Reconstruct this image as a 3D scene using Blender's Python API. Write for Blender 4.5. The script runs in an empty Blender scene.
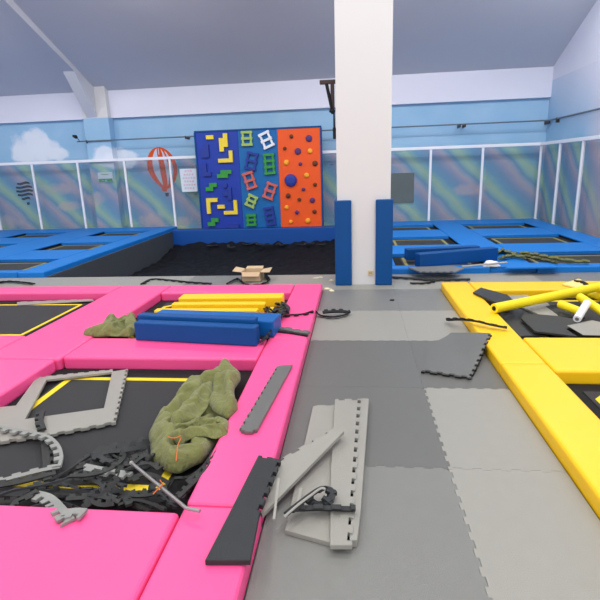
import bpy, bmesh, math, random
from mathutils import Vector, Matrix, noise
random.seed(7)
S = bpy.context.scene
COL = S.collection
H = 1.59
FPX, YAW, PITCH, ROLL = 497.17, .11492, .25838, .03458
cy, sy, cp, sp = math.cos(YAW), math.sin(YAW), math.cos(PITCH), math.sin(PITCH)
Fw = Vector((-sy*cp, cy*cp, -sp)); Rt0 = Vector((cy, sy, 0)); Dn0 = Fw.cross(Rt0)
Rt = math.cos(ROLL)*Rt0 + math.sin(ROLL)*Dn0
Dn = -math.sin(ROLL)*Rt0 + math.cos(ROLL)*Dn0
def ray(x, y): return Rt*((x-300)/FPX) + Dn*((y-299)/FPX) + Fw
def fl(x, y, z=0.):
    """survey point: where the sight line meets the horizontal plane z"""
    d = ray(x, y); t = (z-H)/d.z; return Vector((d.x*t, d.y*t, z))
def wl(x, y, Y):
    """survey point on the vertical plane y = Y"""
    d = ray(x, y); t = Y/d.y; return Vector((d.x*t, Y, d.z*t+H))
def wlx(x, y, X):
    d = ray(x, y); t = X/d.x; return Vector((X, d.y*t, d.z*t+H))

# ---------------------------------------------------------------- camera
cam = bpy.data.objects.new('camera', bpy.data.cameras.new('camera'))
COL.objects.link(cam); S.camera = cam
M3 = Matrix((Rt, -Dn, -Fw)).transposed()
cam.matrix_world = Matrix.Translation((0, 0, H)) @ M3.to_4x4()
cam.data.sensor_width = 36; cam.data.lens = FPX/600*36; cam.data.shift_y = -1/600
cam.data.clip_end = 100

# ---------------------------------------------------------------- materials
def lin(c):
    return tuple(((v/255/12.92) if v/255 <= .04045 else ((v/255+.055)/1.055)**2.4) for v in c)+(1,)
def mat(name, rgb, rough=.6, spec=.4, var=.06, vscale=6, bump=0., bscale=60, metal=0, sheen=0, coat=0):
    m = bpy.data.materials.new(name); m.use_nodes = True
    nt = m.node_tree; b = nt.nodes['Principled BSDF']
    b.inputs['Roughness'].default_value = rough
    b.inputs['Specular IOR Level'].default_value = spec
    b.inputs['Metallic'].default_value = metal
    b.inputs['Coat Weight'].default_value = coat
    b.inputs['Sheen Weight'].default_value = sheen
    g = nt.nodes.new('ShaderNodeNewGeometry')
    n = nt.nodes.new('ShaderNodeTexNoise'); n.inputs['Scale'].default_value = vscale; n.inputs['Detail'].default_value = 5
    nt.links.new(g.outputs['Position'], n.inputs['Vector'])
    mx = nt.nodes.new('ShaderNodeMix'); mx.data_type = 'RGBA'
    c = lin(rgb)
    mx.inputs['A'].default_value = tuple(v*(1-var) for v in c[:3])+(1,)
    mx.inputs['B'].default_value = tuple(min(1, v*(1+var)) for v in c[:3])+(1,)
    nt.links.new(n.outputs['Fac'], mx.inputs['Factor'])
    nt.links.new(mx.outputs['Result'], b.inputs['Base Color'])
    if bump:
        n2 = nt.nodes.new('ShaderNodeTexNoise'); n2.inputs['Scale'].default_value = bscale; n2.inputs['Detail'].default_value = 3
        nt.links.new(g.outputs['Position'], n2.inputs['Vector'])
        bp = nt.nodes.new('ShaderNodeBump'); bp.inputs['Strength'].default_value = bump; bp.inputs['Distance'].default_value = .01
        nt.links.new(n2.outputs['Fac'], bp.inputs['Height']); nt.links.new(bp.outputs['Normal'], b.inputs['Normal'])
    return m
PINK = mat('pink_vinyl', (248, 84, 148), .42, .45, .03, 3, .12, 9)
YEL = mat('yellow_vinyl', (250, 199, 16), .42, .45, .03, 3, .12, 9)
BLU = mat('blue_vinyl', (16, 116, 200), .45, .3, .05, 2, .12, 9)
NAVY = mat('dark_blue_vinyl', (0, 72, 136), .5, .25, .05, 3, .12, 9)
PITB = mat('pit_blue_vinyl', (4, 74, 156), .5, .4, .05, 3, .1, 6)
LG = mat('light_grey_foam', (150, 149, 141), .36, .5, .04, 14, .35, 260)
MG = mat('mid_grey_foam', (122, 123, 119), .36, .5, .05, 10, .35, 260)
DG = mat('dark_grey_foam', (102, 103, 100), .36, .5, .05, 10, .35, 260)
BK = mat('black_foam', (44, 47, 49), .55, .4, .15, 20, .3, 200)
STR = mat('charcoal_foam', (45, 47, 46), .6, .4, .25, 25, .3, 200)
STRL = mat('grey_foam_edge', (140, 142, 138), .6, .4, .12, 25, .2, 200)
BED = mat('trampoline_mesh', (52, 53, 55), .7, .3, .1, 3, .4, 500)
SKIRT = mat('trampoline_skirt', (24, 24, 26), .8, .25, .15, 20, .3, 60)
YST = mat('yellow_line_tape', (236, 208, 44), .6, .3, .06, 30)
YSD = mat('faded_yellow_line', (140, 138, 88), .7, .3, .1, 20)
WHITE = mat('white_paint', (216, 216, 216), .5, .4, .015, 1.2, .05, 4)
RAIL = mat('white_steel_paint', (236, 238, 245), .35, .5, .02, 6)
BAND = mat('lilac_white_plaster', (226, 228, 242), .8, .2, .02, 2, .1, 10)
CEIL = mat('grey_ceiling_plaster', (212, 214, 220), .85, .2, .03, 1, .1, 6)
CONC = mat('concrete', (112, 112, 110), .85, .2, .1, 4, .3, 40)
PITSIDE = mat('pit_side_charcoal', (70, 76, 82), .7, .3, .1, 4, .15, 30)
TARP = mat('black_pit_sheet', (16, 19, 26), .8, .2, .2, 5, .3, 30)
OLIVE = mat('olive_cotton', (118, 121, 74), .9, .15, .22, 11, 1.0, 34, sheen=.2)
OLIVD = mat('dark_olive_cotton', (104, 104, 70), .9, .15, .2, 9, .5, 160)
CARD = mat('cardboard', (196, 172, 140), .85, .2, .06, 12)
STEEL = mat('galvanised_steel', (150, 150, 150), .4, .5, .1, 20, metal=.7)
ALU = mat('pale_aluminium', (168, 167, 158), .35, .5, .05, 20, metal=.3)
DKM = mat('dark_brown_steel', (58, 44, 42), .5, .4, .15, 15)
PIPE = mat('grey_conduit', (96, 110, 124), .5, .4, .1, 15)
ORANGE = mat('orange_board', (240, 88, 22), .5, .4, .05, 5)
CLB = mat('royal_blue_board', (20, 58, 166), .5, .4, .05, 5)
CLM = mat('azure_board', (0, 102, 172), .5, .4, .05, 5)
HY = mat('hold_yellow', (240, 214, 60), .45, .4, .05, 9)
HG = mat('hold_green', (50, 150, 60), .5, .4, .08, 9)
HB = mat('hold_dark_blue', (30, 56, 150), .5, .4, .06, 9)
HD = mat('hold_brown', (96, 50, 22), .5, .4, .1, 9)
HP = mat('hold_purple', (80, 48, 110), .5, .4, .1, 9)
HA = mat('hold_amber', (250, 172, 40), .4, .4, .06, 9)
HR = mat('hold_coral', (206, 100, 92), .5, .4, .06, 9)
HLG = mat('hold_pale_green', (160, 190, 100), .5, .4, .06, 9)
HW = mat('hold_white', (232, 236, 240), .45, .4, .03, 9)
BAL = mat('mural_balloon_orange', (216, 84, 30), .8, .2, .05, 6)
BALW = mat('mural_balloon_pale', (190, 205, 225), .8, .2, .05, 6)
BLK = mat('black_paint', (22, 26, 30), .6, .3, .1, 8)
SIGNW = mat('sign_white', (214, 226, 238), .5, .4, .03, 8)
SIGNP = mat('sign_pink_ink', (222, 120, 150), .6, .3, .05, 8)
SIGNG = mat('sign_green', (70, 160, 90), .5, .4, .05, 8)
OLB = mat('olive_board', (104, 110, 98), .8, .2, .1, 6)
PAPER = mat('cream_paper', (235, 228, 196), .7, .3, .03, 30)
REDT = mat('orange_twine', (214, 110, 60), .7, .3, .05, 30)

def netmat():
    m = bpy.data.materials.new('grey_netting'); m.use_nodes = True
    nt = m.node_tree; out = nt.nodes['Material Output']; b = nt.nodes['Principled BSDF']
    b.inputs['Base Color'].default_value = lin((120, 138, 152)); b.inputs['Roughness'].default_value = .8
    tr = nt.nodes.new('ShaderNodeBsdfTransparent'); mx = nt.nodes.new('ShaderNodeMixShader')
    mx.inputs[0].default_value = .15
    nt.links.new(tr.outputs[0], mx.inputs[1]); nt.links.new(b.outputs[0], mx.inputs[2]); nt.links.new(mx.outputs[0], out.inputs[0])
    return m
NET = netmat()

def mural():
    m = bpy.data.materials.new('sky_mural_paint'); m.use_nodes = True
    nt = m.node_tree; N = nt.nodes; L = nt.links; b = N['Principled BSDF']
    b.inputs['Roughness'].default_value = .75; b.inputs['Specular IOR Level'].default_value = .25
    g = N.new('ShaderNodeNewGeometry')
    def math_(op, a, bb=None, clamp=False):
        n = N.new('ShaderNodeMath'); n.operation = op; n.use_clamp = clamp
        for i, v in enumerate((a, bb)):
            if v is None: continue
            if isinstance(v, (int, float)): n.inputs[i].default_value = v
            else: L.new(v, n.inputs[i])
        return n.outputs[0]
    def mix(f, a, bb):
        n = N.new('ShaderNodeMix'); n.data_type = 'RGBA'
        for k, v in (('Factor', f), ('A', a), ('B', bb)):
            if isinstance(v, (int, float)): n.inputs[k].default_value = v
            elif isinstance(v, tuple): n.inputs[k].default_value = v
            else: L.new(v, n.inputs[k])
        return n.outputs['Result']
    sep = N.new('ShaderNodeSeparateXYZ'); L.new(g.outputs['Position'], sep.inputs[0])
    X, Y, Z = sep.outputs
    nz = N.new('ShaderNodeTexNoise'); nz.inputs['Scale'].default_value = 1.6; nz.inputs['Detail'].default_value = 4
    L.new(g.outputs['Position'], nz.inputs['Vector'])
    wob = math_('MULTIPLY', math_('SUBTRACT', nz.outputs['Fac'], .5), .35)
    # base sky, a touch paler upward
    base = mix(math_('MULTIPLY', nz.outputs['Fac'], .7), lin((136, 184, 220)), lin((178, 208, 232)))
    # diagonal rainbow bands
    u = math_('ADD', math_('ADD', math_('SUBTRACT', X, Y), Z), wob)
    u = math_('ADD', u, 12.62+14.3*0)
    fr = math_('FRACT', math_('DIVIDE', math_('ADD', u, 100*1.38), 1.38))
    cr = N.new('ShaderNodeValToRGB'); L.new(fr, cr.inputs[0])
    e = cr.color_ramp; e.elements[0].position = 0; e.elements[0].color = lin((106, 158, 192))
    e.elements[1].position = 1; e.elements[1].color = lin((106, 158, 192))
    for p, c in ((.10, (160, 208, 186)), (.19, (184, 216, 164)), (.28, (146, 200, 190)), (.42, (104, 168, 206)), (.58, (116, 156, 194)), (.72, (164, 164, 196)), (.84, (200, 180, 186)), (.93, (160, 178, 204))):
        k = e.elements.new(p); k.color = lin(c)
    lowmask = math_('MULTIPLY', math_('SUBTRACT', 2.08, Z), 5., True)
    c1 = mix(math_('MULTIPLY', lowmask, .8), base, cr.outputs[0])
    # warm mural tint on the side wall close to the viewer
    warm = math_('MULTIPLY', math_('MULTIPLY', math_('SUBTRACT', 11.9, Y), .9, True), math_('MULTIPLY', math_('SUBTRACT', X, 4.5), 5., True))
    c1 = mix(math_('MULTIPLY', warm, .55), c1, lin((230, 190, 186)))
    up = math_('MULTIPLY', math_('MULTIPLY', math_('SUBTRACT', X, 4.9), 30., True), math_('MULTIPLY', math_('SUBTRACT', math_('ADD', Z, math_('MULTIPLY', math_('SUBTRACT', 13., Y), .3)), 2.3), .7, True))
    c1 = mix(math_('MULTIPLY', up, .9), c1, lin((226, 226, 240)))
    # clouds
    nc = N.new('ShaderNodeTexNoise'); nc.inputs['Scale'].default_value = 3.2; nc.inputs['Detail'].default_value = 3
    L.new(g.outputs['Position'], nc.inputs['Vector'])
    cw = math_('MULTIPLY', math_('SUBTRACT', nc.outputs['Fac'], .5), 1.5)
    Yw = 14.2
    clouds = [(30, 148, .62, .5, 0), (47, 150, .55, .34, 0), (24, 153, .42, .3, 0), (58, 154, .36, .2, 0), (36, 140, .4, .34, 0),
              (112, 158, .5, .32, 0), (124, 160, .5, .28, 0),
              (60, 190, .6, .2, 1), (70, 205, .5, .16, 1), (100, 199, .6, .22, 1), (152, 220, .5, .25, 1), (8, 222, .5, .2, 1),
              (185, 222, .4, .2, 1), (470, 190, .5, .18, 1), (400, 195, .5, .2, 1)]
    for (px, py, rx, rz, kind) in clouds:
        c = wl(px, py, Yw)
        dx = math_('DIVIDE', math_('SUBTRACT', X, c.x), rx); dz = math_('DIVIDE', math_('SUBTRACT', Z, c.z), rz)
        r = math_('ADD', math_('POWER', math_('ABSOLUTE', dx), 2.), math_('POWER', math_('ABSOLUTE', dz), 2.))
        f = math_('MULTIPLY', math_('SUBTRACT', math_('ADD', 1.05, cw if kind == 0 else math_('MULTIPLY', cw, 2.2)), r), 2.2 if kind == 0 else 1., True)
        onback = math_('GREATER_THAN', Y, 13.5)
        f = math_('MULTIPLY', math_('MULTIPLY', f, onback), .85 if kind == 0 else .5)
        c1 = mix(f, c1, lin((224, 232, 244)) if kind == 0 else lin((234, 202, 192)))
    L.new(c1, b.inputs['Base Color'])
    return m
MURAL = mural()

# ---------------------------------------------------------------- mesh helpers
def link(o): COL.objects.link(o); return o
def thing(name, label, cat, loc, group=None):
    o = bpy.data.objects.new(name, None); link(o); o.location = loc; o.empty_display_size = .1
    o['label'] = label; o['category'] = cat
    if group: o['group'] = group
    return o
def worldloc(o):
    v = Vector(o.location)
    while o.parent: o = o.parent; v = v+Vector(o.location)
    return v
def obj(name, bm, m, parent=None, label=None, cat=None, group=None, kind=None, smooth=False):
    bmesh.ops.recalc_face_normals(bm, faces=bm.faces)
    me = bpy.data.meshes.new(name)
    vs = [v.co for v in bm.verts]
    lo = Vector((min(v.x for v in vs), min(v.y for v in vs), min(v.z for v in vs)))
    hi = Vector((max(v.x for v in vs), max(v.y for v in vs), max(v.z for v in vs)))
    c = Vector(((lo.x+hi.x)/2, (lo.y+hi.y)/2, lo.z))
    bmesh.ops.translate(bm, verts=bm.verts, vec=-c)
    if smooth:
        for f in bm.faces: f.smooth = True
    bm.to_mesh(me); bm.free(); me.materials.append(m)
    o = bpy.data.objects.new(name, me); link(o)
    if parent: o.parent = parent; o.location = c-worldloc(parent)
    else: o.location = c
    if label: o['label'] = label
    if cat: o['category'] = cat
    if group: o['group'] = group
    if kind: o['kind'] = kind
    return o
def box(bm, x0, x1, y0, y1, z0, z1):
    r = bmesh.ops.create_cube(bm, size=1)['verts']
    bmesh.ops.scale(bm, verts=r, vec=(x1-x0, y1-y0, z1-z0))
    bmesh.ops.translate(bm, verts=r, vec=((x0+x1)/2, (y0+y1)/2, (z0+z1)/2))
    return r
def bev(bm, w, seg=2):
    bmesh.ops.bevel(bm, geom=[e for e in bm.edges], offset=w, segments=seg, affect='EDGES', profile=.5, clamp_overlap=True)
def BX(x0, x1, y0, y1, z0, z1, b=0, seg=2):
    bm = bmesh.new(); box(bm, x0, x1, y0, y1, z0, z1)
    if b: bev(bm, b, seg)
    return bm
def prism(pts, z0, z1, b=0, seg=2, bm=None):
    """extrude a flat outline between two heights; z may be a function of (x, y)"""
    bm = bm or bmesh.new()
    P = [Vector((p[0], p[1])) for p in pts]
    Q = []
    for p in P:
        if not Q or (p-Q[-1]).length > 1e-4: Q.append(p)
    if (Q[0]-Q[-1]).length < 1e-4: Q.pop()
    f0 = z0 if callable(z0) else (lambda x, y: z0)
    f1 = z1 if callable(z1) else (lambda x, y: z1)
    A = [bm.verts.new((p.x, p.y, f0(p.x, p.y))) for p in Q]; B = [bm.verts.new((p.x, p.y, f1(p.x, p.y))) for p in Q]
    n = len(Q); bm.faces.new(A[::-1]); bt = bm.faces.new(B)
    for i in range(n): bm.faces.new((A[i], A[(i+1) % n], B[(i+1) % n], B[i]))
    if b: bmesh.ops.bevel(bm, geom=list(bt.edges), offset=b, segments=seg, affect='EDGES', clamp_overlap=True)
    return bm
def prism_xz(pts, y0, y1, bm=None):
    bm = bm or bmesh.new()
    A = [bm.verts.new((p[0], y0, p[1])) for p in pts]; B = [bm.verts.new((p[0], y1, p[1])) for p in pts]
    n = len(pts); bm.faces.new(A); bm.faces.new(B[::-1])
    for i in range(n): bm.faces.new((A[i], B[i], B[(i+1) % n], A[(i+1) % n]))
    return bm
def teeth(p0, p1, pitch=.09, amp=.025, phase=0):
    """jigsaw edge from p0 to p1 (p1 left out); positive amp bulges to the right of travel"""
    p0 = Vector((p0[0], p0[1])); p1 = Vector((p1[0], p1[1])); d = p1-p0; Ln = d.length
    if Ln < 1e-6: return [p0]
    d /= Ln; nrm = Vector((d.y, -d.x)); n = max(1, round(Ln/pitch)); s = Ln/n; out = []
    for i in range(n):
        for u, v in ((0, 0), (.29, 0), (.22, 1), (.78, 1), (.71, 0)):
            out.append(p0+d*(i+u)*s+nrm*v*amp)
    return out
def outline(pts, flags, pitch=.09, amp=.022):
    out = []
    for i in range(len(pts)):
        a, c = pts[i], pts[(i+1) % len(pts)]
        if flags[i]: out += teeth(a, c, pitch, amp*(flags[i] if flags[i] in (1, -1) else 1))
        else: out.append(Vector((a[0], a[1])))
    return out
def tube(pts, r, bm=None, seg=10, caps=True):
    bm = bm or bmesh.new(); P = [Vector(p) for p in pts]; rings = []
    up = None
    for i, p in enumerate(P):
        t = (P[min(i+1, len(P)-1)]-P[max(i-1, 0)]).normalized()
        if up is None:
            up = Vector((0, 0, 1)) if abs(t.z) < .9 else Vector((1, 0, 0))
        s = t.cross(up).normalized(); up = s.cross(t).normalized()
        rr = r[i] if isinstance(r, (list, tuple)) else r
        rings.append([bm.verts.new(p+(s*math.cos(2*math.pi*k/seg)+up*math.sin(2*math.pi*k/seg))*rr) for k in range(seg)])
    for a, c in zip(rings, rings[1:]):
        for k in range(seg): bm.faces.new((a[k], a[(k+1) % seg], c[(k+1) % seg], c[k]))
    if caps: bm.faces.new(rings[0]); bm.faces.new(rings[-1][::-1])
    return bm
def hollow_tube(a, c, ro, ri, seg=16):
    bm = bmesh.new(); a = Vector(a); c = Vector(c); t = (c-a).normalized(); up = Vector((0, 0, 1)); s = t.cross(up).normalized(); up = s.cross(t)
    def ring(p, r): return [bm.verts.new(p+(s*math.cos(2*math.pi*k/seg)+up*math.sin(2*math.pi*k/seg))*r) for k in range(seg)]
    R = [ring(a, ri), ring(a, ro), ring(c, ro), ring(c, ri)]
    for q in range(4):
        A, B = R[q], R[(q+1) % 4]
        for k in range(seg): bm.faces.new((A[k], A[(k+1) % seg], B[(k+1) % seg], B[k]))
    return bm
def catmull(P, step):
    P = [Vector(p) for p in P]
    Q = [P[0]*2-P[1]]+P+[P[-1]*2-P[-2]]; fine = []
    for i in range(1, len(Q)-2):
        for k in range(12):
            t = k/12; a, b_, c, d = Q[i-1], Q[i], Q[i+1], Q[i+2]
            fine.append(.5*((2*b_)+(c-a)*t+(2*a-5*b_+4*c-d)*t*t+(3*b_-a-3*c+d)*t**3))
    fine.append(P[-1])
    out = [fine[0]]; acc = 0
    for a, c in zip(fine, fine[1:]):
        seg = (c-a).length
        while acc+seg >= step and seg > 0:
            u = (step-acc)/seg; a = a.lerp(c, u); out.append(a); seg = (c-a).length; acc = 0
        acc += seg
    return out
def ribbon(pts, w=.045, th=.016, amp=.022, pitch=.085, roll=0., twist=0., side=1):
    """edging strip: a flat band with a row of jigsaw teeth along one side, closed solid"""
    bm = bmesh.new(); P = catmull(pts, pitch/4)
    if len(P) < 3: return prism([(pts[0][0], pts[0][1]), (pts[1][0], pts[1][1]), (pts[1][0]+.02, pts[1][1])], 0, .01)
    st = []
    n = len(P)
    for i, p in enumerate(P):
        t = (P[min(i+1, n-1)]-P[max(i-1, 0)]).normalized()
        s = t.cross(Vector((0, 0, 1)))
        s = s.normalized() if s.length > .05 else Vector((1, 0, 0))
        u = s.cross(t).normalized(); a = roll+twist*i/n
        s2 = s*math.cos(a)+u*math.sin(a); u2 = -s*math.sin(a)+u*math.cos(a)
        ph = i % 4
        r = [w/2+(amp if k in (1, 2) else 0) for k in ((ph-1) % 4, ph)]
        lst = [r[1]] if r[0] == r[1] or i in (0, n-1) else [r[0], r[1]]
        for rr in lst:
            a1 = -w/2*side; a2 = rr*side
            st.append([bm.verts.new(p+s2*a1+u2*th/2), bm.verts.new(p+s2*a2+u2*th/2), bm.verts.new(p+s2*a2-u2*th/2), bm.verts.new(p+s2*a1-u2*th/2)])
    for a, c in zip(st, st[1:]):
        for k in range(4):
            vs = (a[k], a[(k+1) % 4], c[(k+1) % 4], c[k])
            try: bm.faces.new(vs)
            except ValueError: pass
    bm.faces.new(st[0][::-1]); bm.faces.new(st[-1])
    bmesh.ops.remove_doubles(bm, verts=bm.verts, dist=1e-5)
    return bm
def disc(c, r, y0, depth, seg=20, dome=.4):
    """round bolt-on hold on a y-plane"""
    bm = bmesh.new()
    prof = [(1, 0), (1, .5), (.85, .85), (.45, 1.)]
    rings = [[bm.verts.new((c[0]+r*q*math.cos(2*math.pi*k/seg), y0-depth*h, c[1]+r*q*math.sin(2*math.pi*k/seg))) for k in range(seg)] for q, h in prof]
    for a, b_ in zip(rings, rings[1:]):
        for k in range(seg): bm.faces.new((a[k], a[(k+1) % seg], b_[(k+1) % seg], b_[k]))
    bm.faces.new(rings[0]); bm.faces.new(rings[-1][::-1]); return bm

# ---------------------------------------------------------------- the room
def struct(name, bm, m, parent=None):
    return obj(name, bm, m, parent, kind=None if parent else 'structure')
YW = 14.2; XR = 4.95; XL = -12.6
bm = bmesh.new()
box(bm, XL, -5.05, -3, YW, -.9, -.03); box(bm, .1, XR, 7.43, YW, -.9, -.03); box(bm, -5.05, .1, 13.62, YW, -.9, -.03)
box(bm, -5.05, XR, -3, 7.43, -.9, -.03); box(bm, -5.05, .1, 7.43, 13.62, -1., -.75)
struct('floor', bm, CONC)
def back_wall():
    zb = wl(300, 109.6, YW).z
    struct('wall_back', BX(XL, XR+.2, YW, YW+.2, -.9, zb+.4), MURAL)
    struct('trim_1', BX(XL, XR, YW-.12, YW, zb, 3.82, .006), BAND)          # plaster beam above the mural
    return zb
ZB = back_wall()
struct('wall_right', BX(XR, XR+.2, -3, YW, -.9, ZB+.4), MURAL)
struct('trim_2', prism([(XR, -3), (XR+.2, -3), (XR+.2, YW), (XR, YW)], ZB+.4, 8.9), BAND)
struct('wall_left', BX(XL-.2, XL, -3, YW, -.9, 8.9), WHITE)
# ceiling rising from the back wall
bm = bmesh.new(); K = .42
def cz(y): return 3.78+K*(YW-y)
v = [bm.verts.new(p) for p in ((XL, YW+.2, cz(YW+.2)), (XR+.2, YW+.2, cz(YW+.2)), (XR+.2, 2.5, cz(2.5)), (XL, 2.5, cz(2.5)))]
v2 = [bm.verts.new(p.co+Vector((0, 0, .15))) for p in v]
bm.faces.new(v); bm.faces.new(v2[::-1])
for i in range(4): bm.faces.new((v[i], v[(i+1) % 4], v2[(i+1) % 4], v2[i]))
box(bm, XL, XR+.2, -3, 2.5, cz(2.5), cz(2.5)+.15)
struct('ceiling', bm, CEIL)
# engaged column of the back wall with its haunched roof beam
a = wl(83, 119, YW-.3); b_ = wl(108, 118, YW-.3)
struct('trim_3', BX(a.x, b_.x, YW-.3, YW, -.03, ZB-.0, .004), MURAL)
struct('trim_4', BX(a.x, b_.x, YW-.3, YW, ZB, 3.95, .004), WHITE)
bm = bmesh.new(); hx0, hx1 = a.x+.12, a.x+.42
prof = [(YW-.3, ZB+.02), (YW-.3, 4.2), (6, cz(6)), (6, cz(6)-.3), (YW-1.2, ZB+1.05)]
A = [bm.verts.new((hx0, y, z)) for y, z in prof]; B = [bm.verts.new((hx1, y, z)) for y, z in prof]
bm.faces.new(A); bm.faces.new(B[::-1])
for i in range(len(prof)): bm.faces.new((A[i], A[(i+1) % 5], B[(i+1) % 5], B[i]))
struct('trim_5', bm, CEIL)

# freestanding column with its corner pads
cx0, cx1 = wl(336.3, 150, 6.74).x, wl(391.3, 150, 6.74).x
struct('trim_6', BX(cx0, cx1, 6.74, 7.4, -.03, 6.8, .006), WHITE)
zt = wl(343, 200.5, 6.68).z
for s, lab in ((0, 'dark blue foam pad wrapping the left corner of the white column'), (1, 'dark blue foam pad wrapping the right corner of the white column')):
    t = thing('column_pad', lab, 'column pad', (cx0 if s == 0 else cx1, 6.7, 0))
    x0 = cx0-.035 if s == 0 else cx1-.195; x1 = cx0+.19 if s == 0 else cx1+.03
    bm = BX(x0, x1, 6.675, 6.735, .001, zt, .015, 3); obj('front_panel', bm, NAVY, t, smooth=False)
    bm = BX(cx0-.035 if s == 0 else cx1+.003, cx0-.003 if s == 0 else cx1+.03, 6.737, 7.35, .001, zt, .006, 2); obj('side_panel', bm, NAVY, t)
p = wl(370.5, 273, 6.73)
t = thing('socket_plate', 'small beige socket plate low on the white column face', 'socket', (p.x, 6.73, p.z-.03))
obj('plate', BX(p.x-.035, p.x+.035, 6.722, 6.739, p.z-.035, p.z+.035, .004), mat('beige_plastic', (206, 186, 150), .5), t)
bm = BX(p.x-.012, p.x-.006, 6.719, 6.7215, p.z-.012, p.z+.012); box(bm, p.x+.006, p.x+.012, 6.719, 6.7215, p.z-.012, p.z+.012); obj('slot', bm, BLK, t)

# hanging bracket at the column's left face
q = wl(332.5, 118, 7.0); zt2 = wl(330, 84, 7.0).z
t = thing('hanging_bracket', 'dark brown steel bracket hanging beside the top of the white column', 'bracket', (q.x, 7.0, zt2))
obj('arm', BX(q.x-.16, cx0, 6.97, 7.03, zt2, zt2+.05, .005), DKM, t)
bm = BX(q.x-.02, q.x+.03, 6.975, 7.025, wl(332, 112, 7.0).z, zt2, .004); obj('upright', bm, DKM, t)
p0 = wl(326.5, 84, 6.98); p1 = wl(333, 114, 6.98)
obj('strut', tube([p0, p1], .022, seg=8), BLK, t)
p2 = wl(329.5, 110.5, 6.97); p3 = wl(335, 112, 6.97); obj('clamp', tube([p2, p2.lerp(p3, .5), p3], [.02, .03, .022], seg=10), BLK, t)
p4 = wl(334, 112, 7.0); p5 = wl(334.5, 139, 7.0)
obj('hook', tube([p4, p4.lerp(p5, .55), p4.lerp(p5, .6), p5], [.012, .014, .022, .02], seg=10), BLK, t)

# conduit along both walls
zp = 2.5
t = thing('conduit_pipe', 'thin grey conduit pipe running across the blue back wall above the fence', 'pipe', (-4, YW-.34, zp))
xa = wl(76, 137, YW-.36).x
obj('pipe', tube([(xa, YW-.34, zp), (XR-.08, YW-.34, zp+.03)], .018, seg=8), PIPE, t)
for px in (90, 188, 458, 463, 545):
    xx = wl(px, 135, YW-.1).x
    yy = YW-.34
    obj('pipe_bracket', BX(xx-.012, xx+.012, yy-.02, YW-(.3 if px == 90 else 0), zp-.05, zp+.03, .003), DKM, t)
t = thing('conduit_pipe', 'dark conduit pipe running along the right hand wall', 'pipe', (XR-.06, 10, zp))
obj('pipe', tube([(XR-.06, YW-.36, zp+.03), (XR-.06, 5, zp+.03)], .02, seg=8), PIPE, t)
for yy in (13.4, 11, 8.6): obj('pipe_bracket', BX(XR-.08, XR, yy-.02, yy+.02, zp-.06, zp+.055, .003), DKM, t)
# small spotlight at the pipe's end
p = wl(75, 137, YW-.4)
t = thing('spotlight', 'small black spotlight at the left end of the conduit pipe', 'spotlight', p)
obj('lamp_head', tube([p+Vector((-.06, 0, .03)), p+Vector((.03, -.0, .0)), p+Vector((.06, 0, -.01))], [.03, .055, .03], seg=12), BLK, t)
obj('bracket', tube([p+Vector((.05, 0, 0)), (p.x+.1, YW-.36, zp)], .01, seg=6), BLK, t)

# ---------------------------------------------------------------- fence
FY = 13.85; FX = 4.74; RZ = 1.96
def xb(px, py): return fl(px, py, .09).x
px_posts = [-11.85, -10.5, -9.19, -7.81, -6.42, -5.1, -3.7, -2.35, -1.0, .62, 1.98, 3.3, FX]
t = thing('net_fence', 'white steel fence with grey netting standing in front of the mural back wall', 'fence', (-3, FY, .09))
for x in px_posts: obj('post', BX(x-.028, x+.028, FY-.028, FY+.028, .0, RZ, .004), RAIL, t)
obj('top_rail', BX(-11.88, FX+.03, FY-.035, FY+.035, RZ-.03, RZ+.045, .006), RAIL, t)
for a, c in zip(px_posts, px_posts[1:]): obj('net', BX(a+.03, c-.03, FY-.002, FY+.002, .1, RZ-.035), NET, t)
ys = [12.62, 11.4, 10.1, 8.9, 7.7, 6.5]
t = thing('net_fence', 'white steel fence with grey netting along the right hand wall', 'fence', (FX, 10, .09))
for y in ys: obj('post', BX(FX-.028, FX+.028, y-.028, y+.028, .0, RZ, .004), RAIL, t)
obj('top_rail', BX(FX-.035, FX+.035, 6.4, FY-.04, RZ-.03, RZ+.045, .006), RAIL, t)
yy = [FY-.03]+ys
for a, c in zip(yy, yy[1:]): obj('net', BX(FX-.002, FX+.002, c+.03, a-.03, .1, RZ-.035), NET, t)

# ---------------------------------------------------------------- painted / hung on the wall
def ellipse(c, rx, rz, n=28): return [(c[0]+rx*math.cos(2*math.pi*k/n), c[1]+rz*math.sin(2*math.pi*k/n)) for k in range(n)]
c = wl(162.5, 168, YW); top = wl(161.5, 147, YW).z; botz = wl(168, 189, YW).z; rx = .44; rz = (top-botz)/2; cc = (c.x, (top+botz)/2)
t = thing('painted_balloon', 'orange and white striped hot air balloon painted on the back wall', 'mural', (cc[0], YW, botz))
def bal_pt(a, f):  # a: angle down the envelope 0 top..pi bottom, f: -1..1 across
    w = rx*math.sin(a)*(1 if a < 1.7 else 1-.25*(a-1.7)); return (cc[0]+w*f+.06*(1-math.cos(a))-.06, cc[1]+rz*math.cos(a))
def gore(f0, f1, y):
    A = [bal_pt(.03+(math.pi-.25)*k/20, f0) for k in range(21)]; B = [bal_pt(.03+(math.pi-.25)*k/20, f1) for k in range(21)]
    return prism_xz(A+B[::-1], y, YW-.0005)
obj('envelope', gore(-1, 1, YW-.004), BAL, t)
def pale(f0, f1, a0, a1):
    A = []; B = []
    for k in range(21):
        a = a0+(a1-a0)*k/20; mid = (f0+f1)/2; hw = (f1-f0)/2*math.sin(math.pi*k/20)**.5
        A.append(bal_pt(a, mid-hw)); B.append(bal_pt(a, mid+hw))
    return prism_xz(A+B[1:-1][::-1], YW-.006, YW-.0045)
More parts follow.
